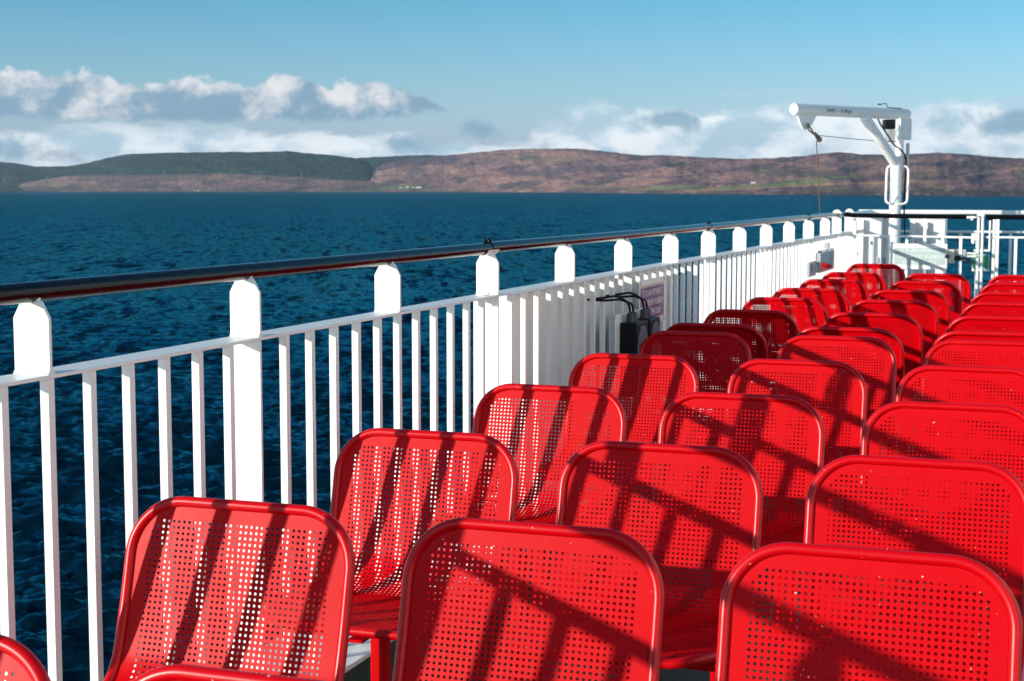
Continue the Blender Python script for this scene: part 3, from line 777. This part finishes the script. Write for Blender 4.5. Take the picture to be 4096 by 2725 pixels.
# ------------------------------------------------------------------ transverse railing at the end of the seating
TY = 12.75; ZT = CZ-.189; ZTM = CZ-.350
tr = empty('railing', (-.6, TY, 0), label='white cross railing with thick black handrail behind the last red chairs', cat='railing')
def T_(mb, name, mat, bevel=0, par=None, off=None):
    par = par or tr; off = off or (-.6, TY, 0); return loc_(mb, name, mat, par, off, bevel)
xg0 = atY(3915, 870, TY).x; xg1 = atY(3945, 870, TY).x
m = MB(); m.tube([(XR-.0374, 12.66, ZH-.004), (XR-.02, 12.735, ZT+.010), (XR+.06, TY, ZT+.004), (-1.2, TY, ZT), (xg0, TY, ZT-.002)], .0185, 16); T_(m, 'handrail', 'black_gloss')
m = MB(); m.tube([(xg1, TY, ZT-.003), (3.0, TY, ZT-.006)], .0185, 16); T_(m, 'handrail', 'black_gloss')
m = MB(); m.tube([(XR+.003, TY, ZTM+.006), (atY(3895, 951, TY).x, TY, ZTM-.004)], .0095, 10); T_(m, 'mid_rail', 'white_paint')
m = MB(); m.tube([(xg1, TY, ZTM), (3.0, TY, ZTM)], .0095, 10); T_(m, 'mid_rail', 'white_paint')
x_ = -1.62; k = 0
while x_ < 1.0:
    if not xg0-.06 < x_ < xg1+.02:
        m = MB(); top_ = ZTM-.009 if k % 4 else ZT-.018
        hw = .0115 if k % 4 else .012
        m.box(x_-hw, x_+hw, TY-.006, TY+.006, 0, top_)
        T_(m, 'baluster' if k % 4 else 'post', 'white_paint', .001)
    x_ += .138; k += 1

# gate latch posts in the gap of the cross railing
gt = empty('gate', ((xg0+xg1)/2, TY-.03, 0), label='narrow white tubular gate with latch in the gap of the cross railing', cat='gate')
def G_(mb, name, mat='white_paint', bevel=0): return T_(mb, name, mat, bevel, gt, ((xg0+xg1)/2, TY-.03, 0))
xa = atY(3914, 900, TY-.03).x; xb = atY(3931, 900, TY-.03).x
m = MB(); m.tube([(xa, TY-.03, .02), (xa, TY-.03, ZT-.006), (xa-.035, TY-.03, ZT+.004-.01), (xa-.09, TY-.03, ZT-.006)], .0115, 12); G_(m, 'upright')
m = MB(); m.tube([(xb, TY-.03, .02), (xb, TY-.03, ZT+.024)], .0105, 12); G_(m, 'upright')
m = MB(); m.tube([(xa-.05, TY-.03, ZT-.028), (xa-.05, TY-.03, ZT-.006)], .009, 10); m.box(xa-.013, xb+.013, TY-.036, TY-.024, ZT+.004, ZT+.022); G_(m, 'latch')
m = MB(); m.box(xa-.05, xa-.020, TY-.05, TY-.012, ZTM-.04, ZTM+.03); m.tube([(xa-.035, TY-.055, ZTM-.02), (xa-.035, TY-.055, ZTM-.05)], .010, 10); G_(m, 'hinge')
m = MB(); z_ = atY(3940, 1003, TY-.03).z; m.tube([(xa-.03, TY-.02, z_), (xb+.06, TY-.02, z_)], .010, 10)
m.tube([(xb+.055, TY-.02, z_), (xb+.055, TY-.02, ZT-.03)], .008, 10); G_(m, 'crossbar')
m = MB()
for dz in (-.022, -.045): m.tube([(xa-.08, TY-.06, z_+dz), (xa-.01, TY-.06, z_+dz)], .0075, 10)
G_(m, 'bolt')

# green safety sign beyond the gate
gs = empty('safety_sign', (xa, TY+.05, 0), label='green and white safety sign behind the uprights of the gate', cat='sign')
def Q_(mb, name, mat, bevel=0): return T_(mb, name, mat, bevel, gs, (xa, TY+.05, 0))
p1 = atY(3889, 1018, TY+.05); p2 = atY(3955, 1086, TY+.05)
m = MB(); m.box(p1.x, p2.x, TY+.048, TY+.05, p2.z, p1.z); Q_(m, 'board', 'white_paint')
m = MB(); m.box(p1.x+.004, p2.x-.004, TY+.0465, TY+.0475, p2.z+.02, p1.z-.003); Q_(m, 'panel', 'sign_green')
m = MB(); m.prism([(xa+.020+.014*math.cos(t), TY+.046, p1.z-.066+.014*math.sin(t)) for t in np.linspace(0, 6.28, 14, endpoint=False)], (0, -1, 0), .0006); m.box(xa+.0, xa+.04, TY+.0452, TY+.046, p1.z-.10, p1.z-.092); m.box(xa-.035, xa-.012, TY+.0452, TY+.046, p1.z-.05, p1.z-.042); Q_(m, 'symbol', 'white_paint')

# faded notice on the cross railing
ns_ = empty('notice_sign', (-.9, TY-.02, 0), label='large pale grey faded rubbish notice on the cross railing below the crane', cat='sign', group='rubbish notices')
def O_(mb, name, mat, bevel=0): return T_(mb, name, mat, bevel, ns_, (-.9, TY-.02, 0))
q1 = atY(3573, 974, TY-.02); q2 = atY(3787, 1084, TY-.02)
m = MB(); m.box(q1.x, q2.x, TY-.022, TY-.018, q2.z+.01, q1.z); O_(m, 'board', 'white_paint', .001)
m = MB(); m.box(q1.x+.010, q2.x-.012, TY-.0232, TY-.0225, q2.z+.045, q1.z-.034); O_(m, 'panel', 'sign_faded')
for row, (tx, wd) in enumerate((('IT IS AN OFFENCE', .78), ('TO THROW RUBBISH', .94), ('OVER THE SIDE', .68))):
    text_part('lettering', tx, ((q1.x+q2.x)/2+.9, -.0034, (q1.z+q2.z)/2+.052-.047*row), (1, 0, 0), (0, 0, 1), (q2.x-q1.x-.03)*wd, .029, 'sign_faded_letter', ns_, .0004)

# cream junction box with cable
jb = empty('junction_box', atY(3805, 1025, TY+.03)*1, label='small cream electrical box with grey cable right of the pale notice', cat='electrical box')
jb.location.z = 0
jo = tuple(jb.location)
j1 = atY(3788, 998, TY-.03); j2 = atY(3817, 1054, TY-.03)
m = MB(); m.box(j1.x, j2.x, TY-.035, TY+.03, j2.z, j1.z); T_(m, 'housing', 'cream_plastic', .005, jb, jo)
m = MB(); m.tube([(j1.x+.004, TY-.036, (j1.z+j2.z)/2), (j1.x+.004, TY-.046, (j1.z+j2.z)/2)], .018, 14); T_(m, 'gland', 'gland_grey', 0, jb, jo)
m = MB(); m.box(j2.x+.001, j2.x+.085, TY+.0, TY+.04, j2.z+.02, j1.z); T_(m, 'bracket', 'galvanised', .003, jb, jo)
m = MB(); m.tube([(j2.x, TY-.01, (j1.z+j2.z)/2-.015), (j2.x+.045, TY-.01, (j1.z+j2.z)/2-.015)], .021, 14); T_(m, 'socket', 'black_plastic', 0, jb, jo)
m = MB(); zz = (j1.z+j2.z)/2
m.tube(smooth_path([(j2.x+.04, TY-.01, zz-.015), (j2.x+.09, TY-.015, zz-.02), (j2.x+.145, TY-.02, zz-.07), (j2.x+.17, TY-.02, zz-.16), (j2.x+.172, TY-.02, zz-.40), (j2.x+.172, TY-.02, .02)], 8), .0085, 10)
T_(m, 'cable', 'gland_grey', 0, jb, jo)

# glass-fronted floodlight at the far end of the port railing
fl = empty('floodlight', (XR+.05, 11.3, 0), label='rectangular floodlight with mirror-like glass clamped low on the far railing', cat='floodlight')
fo = (XR+.05, 11.3, 0)
xf = XR+.05
c1_ = atX(3284, 1026, xf); c2_ = atX(3365, 1030, xf)
m = MB(); m.box(XR+.012, xf, c1_.y, c1_.y+.66, .815, .955); T_(m, 'housing', 'galvanised', .004, fl, fo)
m = MB(); m.prism([(xf+.001, c1_.y+.02, .83), (xf+.001, c1_.y+.64, .83), (xf+.001, c1_.y+.64, .945), (xf+.001, c1_.y+.02, .945)], (1, 0, -.0), .002); T_(m, 'glass', 'glass_front', 0, fl, fo)
m = MB()
for t in np.linspace(.04, .60, 7): m.box(XR+.02, xf-.004, c1_.y+t, c1_.y+t+.03, .955, .968)
T_(m, 'cooling_fin', 'galvanised', 0, fl, fo)
m = MB(); m.box(XR+.001, XR+.018, c1_.y-.30, c1_.y-.02, .80, .90); m.tube([(XR+.024, c1_.y-.20, .825), (XR+.024, c1_.y-.20, .885)], .012, 8); m.tube([(XR+.03, c1_.y-.12, .83), (XR+.03, c1_.y-.12, .87)], .012, 8)
T_(m, 'bracket', 'galvanised', .002, fl, fo)
m = MB(); m.box(XR+.001, XR+.03, c1_.y+.50, c1_.y+.56, .97, 1.01); T_(m, 'bracket', 'galvanised', .002, fl, fo)

# ------------------------------------------------------------------ white cabinets, outer railing beyond
def cabinet(name, label, px0, px1, ytop, Y0, Y1, extra=None):
    a = atY(px0, ytop, Y0); b_ = atY(px1, ytop, Y0); off = ((a.x+b_.x)/2, Y0, 0)
    o = empty(name, off, label=label, cat='cabinet')
    m = MB(); m.box(a.x, b_.x, Y0, Y1, 0, a.z); T_(m, 'body', 'white_paint', .006, o, off)
    m = MB(); m.box(a.x-.012, b_.x+.012, Y0-.014, Y1+.012, a.z+.0005, a.z+.012); T_(m, 'lid', 'white_paint', .003, o, off)
    m = MB(); zc = a.z-.12
    m.box(a.x+.03, b_.x-.03, Y0-.004, Y0-.0003, .25, a.z-.14); T_(m, 'door', 'white_paint', .002, o, off)
    m = MB(); m.box(a.x+.05, a.x+.062, Y0-.014, Y0-.005, a.z-.26, a.z-.19); m.box(b_.x-.04, b_.x-.02, Y0-.012, Y0-.005, a.z-.40, a.z-.35); T_(m, 'handle', 'galvanised', .001, o, off)
    for q in range(int((b_.x-a.x)/.11)):
        m = MB(); x_ = a.x+.02+q*.11; m.box(x_, x_+.03, Y0-.055, Y0-.0145, .1, a.z-.02); T_(m, 'shadow_rib', 'white_paint', .002, o, off)  # ribs added so the sun casts vertical shadow stripes on the face
    return o
cabinet('cabinet', 'tall white steel cabinet in the far corner left of the crane post', 3384, 3528, 868, 13.85, 14.3)
cabinet('cabinet', 'grey shaded white cabinet behind the crane post and pale notice', 3640, 3782, 878, 14.34, 14.58)
cabinet('cabinet', 'narrow white cabinet standing hard against the crane post', 3532, 3556, 872, 14.0, 14.3)
FY = 14.62; ZF = CZ-.182; ZFM = CZ-.356
fr_ = empty('railing', (-.6, FY, 0), label='outermost all-white railing facing the sea beyond the crane', cat='railing'); fo2 = (-.6, FY, 0)
m = MB(); m.tube([(-1.82, FY, ZF+.006), (3.2, FY, ZF)], .020, 14); T_(m, 'handrail', 'white_paint', 0, fr_, fo2)
m = MB(); m.tube([(-1.7, FY, ZFM+.004), (3.2, FY, ZFM)], .0115, 10); T_(m, 'mid_rail', 'white_paint', 0, fr_, fo2)
x_ = atY(3712, 960, FY).x-.1433*3; k = 0
while x_ < 1.2:
    m = MB(); m.box(x_-.0125, x_+.0125, FY-.007, FY+.007, -.012, ZFM-.011 if k % 4 != 3 else ZF-.018); T_(m, 'baluster', 'white_paint', .001, fr_, fo2); x_ += .1433; k += 1
m = MB()
for pxx in (3345, 3400):
    pass

# ------------------------------------------------------------------ davit crane
base = atD(3582, 760, 13.2); cx, cy = base.x, base.y
cr = empty('davit_crane', (cx, cy, 0), label='white davit crane with boom, brace and hanging rope standing at the far corner', cat='crane')
co_ = (cx, cy, 0)
def D_(mb, name, mat='white_paint', bevel=0): return T_(mb, name, mat, bevel, cr, co_)
J = atD(3621, 458, 13.2); Eb = atD(3176, 437, 12.4); zt = atD(3580, 640, 13.2).z
J = Vector((cx+.03, cy, J.z)); 
Jp = atD(3618, 458, 13.2); J = Jp; ux = (Eb-J).normalized()
m = MB(); m.tube([(cx, cy, 0), (cx, cy, zt-.02), (cx, cy, zt+.03)], [.049, .049, .045], 24)
m.tube([(cx, cy, 0), (cx, cy, .03)], .11, 20); D_(m, 'column')
pu = Vector((Jp.x-.035, Jp.y, 0)); m = MB(); m.tube([(pu.x, pu.y, zt-.08), (pu.x, pu.y, Jp.z)], .034, 20); D_(m, 'upper_post')
m = MB(); n_ = 6; m.tube([J+ux*-.03, J, Eb], .046, 28)
m.tube([Eb, Eb+ux*.004, Eb+ux*.008], [.046, .044, .036], 28)
D_(m, 'boom')
Bt = atD(3462, 474, 12.86); Bb = atD(3578, 650, 13.16)
bd = (Bb-Bt).normalized(); m = MB(); m.tube([Bt-bd*.030, Bt-bd*.018, Bt, Bb, Bb+bd*.03], [.030, .039, .042, .042, .038], 24); D_(m, 'brace')
# lug plate below the boom tip
def bp(x, y, t): 
    """point at photo x,y on the vertical plane of the boom"""
    return None
nrm = ux.cross(Vector((0, 0, 1))).normalized()
def onplane(px, py, off=0.):
    d_ = ray(px, py); o_ = Vector((0, 0, CZ)); q_ = J+nrm*off; tt = (q_-o_).dot(nrm)/d_.dot(nrm); return o_+d_*tt
lug = [onplane(x/1.7418+3000, y/1.7418+350) for x, y in ((328, 188), (462, 196), (428, 262), (405, 290), (385, 297), (366, 290), (352, 262))]
m = MB(); m.prism([p-nrm*.006 for p in lug], nrm, .012); D_(m, 'lug_plate', bevel=.002)
def op(x, y, off=0.): return onplane(x/1.7418+3000, y/1.7418+350, off)
def ring(c, a, b_, ra, rb_, n_=16): return [c+a*(ra*math.cos(t))+b_*(rb_*math.sin(t)) for t in np.linspace(0, 2*math.pi, n_, endpoint=False)]
zv = Vector((0, 0, 1)); dn = (op(480, 355)-op(392, 262)).normalized(); sdv = nrm.cross(dn)
m = MB(); m.tube(ring(op(398, 268), zv, nrm, .020, .020), .0055, 8, closed=True)
m.tube([op(392, 262, -.022), op(392, 262, .022)], .010, 10); D_(m, 'shackle', 'rust_steel')
m = MB(); m.tube([op(388, 262, -.018), op(402, 266, -.026)], .013, 10); D_(m, 'marking_tape', 'green_tape')
m = MB(); m.tube(ring(op(420, 295), dn, sdv, .026, .013), .0065, 8, closed=True); m.tube(ring(op(440, 318), dn, nrm, .018, .011), .0055, 8, closed=True); D_(m, 'hook', 'rust_steel')
m = MB()
for s_ in (-1, 1):
    c0, c1 = op(452, 322, s_*.012), op(482, 362, s_*.012); pl = []
    for t in np.linspace(math.pi/2, 1.5*math.pi, 9): pl.append(c0+dn*(.014*math.cos(t))+sdv*(.014*math.sin(t)))
    for t in np.linspace(-math.pi/2, math.pi/2, 11): pl.append(c1+dn*(.024*math.cos(t))+sdv*(.024*math.sin(t)))
    m.prism(pl, nrm*s_, .003)
m.tube([op(484, 364, -.02), op(484, 364, .02)], .008, 10); D_(m, 'pulley_block', 'rust_steel')
m = MB(); m.tube([op(484, 364, -.009), op(484, 364, .009)], .022, 18); D_(m, 'sheave', 'rust_steel')
m = MB(); m.tube(smooth_path([op(484, 336), op(520, 339), op(850, 371), Vector((pu.x, pu.y, op(1000, 378).z))], 6), .0028, 8); D_(m, 'wire', 'wire_steel')
m = MB(); r0 = op(463, 372); r1 = atD(3280, 856, 12.9); m.tube([r0, r0.lerp(r1, .5), r1, r1+(r1-r0)*.9], .0042, 8); D_(m, 'rope', 'rope_brown')
# grab handles
cr_ = Vector((rgt.x, rgt.y, 0)).normalized()
def hd(pts): return smooth_path([atD(x/1.7418+3000, y/1.7418+350, 13.17) for x, y in pts], 5)
m = MB(); m.tube(hd([(1000, 549), (975, 549), (958, 562), (954, 590), (950, 680), (947, 770), (951, 795), (968, 808), (1000, 810)]), .0105, 12); D_(m, 'grab_handle')
m = MB(); m.tube(hd([(1035, 549), (1078, 549), (1098, 562), (1104, 590), (1101, 680), (1096, 775), (1088, 800), (1068, 812), (1030, 812)]), .0105, 12); D_(m, 'grab_handle')
# control box on the upper post, winch behind the brace, cables
pc = atD(3000+1079/1.7418, 350+291/1.7418, 13.06)
nb_ = Vector((.36, -.93, 0)).normalized(); tb = Vector((-nb_.y, nb_.x, 0))
nb_ = Vector((.78, -.62, 0)).normalized(); tb = Vector((-nb_.y, nb_.x, 0))
m = MB(); m.obox(pc, tb, nb_, zv, .068, .014, .090); D_(m, 'control_box', 'white_paint', .006)
m = MB()
for s_ in (-1, 1): m.tube([pc+tb*(.045*s_)+nb_*.0145, pc+tb*(.045*s_)+nb_*.018], .006, 8)
D_(m, 'screw', 'galvanised')
wp = atD(3000+968/1.7418, 350+258/1.7418, 13.28); m = MB(); m.obox(wp, cr_, Vector((-cr_.y, cr_.x, 0)), zv, .045, .05, .040); D_(m, 'winch_motor', 'black_plastic', .006)
wp = atD(3000+978/1.7418, 350+335/1.7418, 13.28); m = MB(); m.obox(wp, cr_, Vector((-cr_.y, cr_.x, 0)), zv, .034, .045, .050); D_(m, 'winch_housing', 'galvanised', .006)
wp = atD(3000+1098/1.7418, 350+470/1.7418, 13.3); m = MB(); m.obox(wp, cr_, Vector((-cr_.y, cr_.x, 0)), zv, .011, .02, .10); D_(m, 'conduit', 'galvanised', .002)
m = MB(); m.tube(smooth_path([atD(3000+x/1.7418, 350+y/1.7418, D) for x, y, D in ((893, 222, 13.05), (912, 262, 13.12), (950, 318, 13.15), (1000, 395, 13.12), (1050, 435, 13.1), (1082, 478, 13.14), (1087, 540, 13.2), (1078, 700, 13.24), (1074, 880, 13.24), (1078, 1000, 13.24), (1092, 1060, 13.24), (1115, 1090, 13.24))], 6), .0068, 8); D_(m, 'power_cable', 'cable_black')
m = MB(); m.tube(smooth_path([atD(3000+x/1.7418, 350+y/1.7418, 13.1) for x, y in ((893, 117), (912, 118), (935, 112), (950, 116), (957, 137), (985, 142), (1062, 147))], 4), .0035, 8)
m.obox(atD(3000+901/1.7418, 350+118/1.7418, 13.1), cr_, Vector((-cr_.y, cr_.x, 0)), zv, .012, .008, .006); D_(m, 'sensor', 'cable_black')
# lettering on the boom
tc = onplane(3000+593/1.7418, 350+168/1.7418)
axp = J+ux*((tc-J).dot(ux)); tow = (Vector((0, 0, CZ))-axp); tow = (tow-ux*tow.dot(ux)).normalized()
lb = -ux; upd = tow.cross(lb)
if upd.z < 0: upd = -upd
m = MB(); n_ = 8; vs = []
for sgn in (-1, 1):
    for a in np.linspace(-.42, .42, n_):
        vs.append(axp+lb*(.135*sgn)+(tow*math.cos(a)+upd*math.sin(a))*.0468)
m.add(vs, [(i, i+1, n_+i+1, n_+i) for i in range(n_-1)], True); D_(m, 'label_plate')
tp = axp+tow*.0472; 
text_part('lettering', 'SWL - 2·0kgs', (tp.x-cx, tp.y-cy, tp.z), lb, upd, .30, .034, 'text_black', cr, .0012)
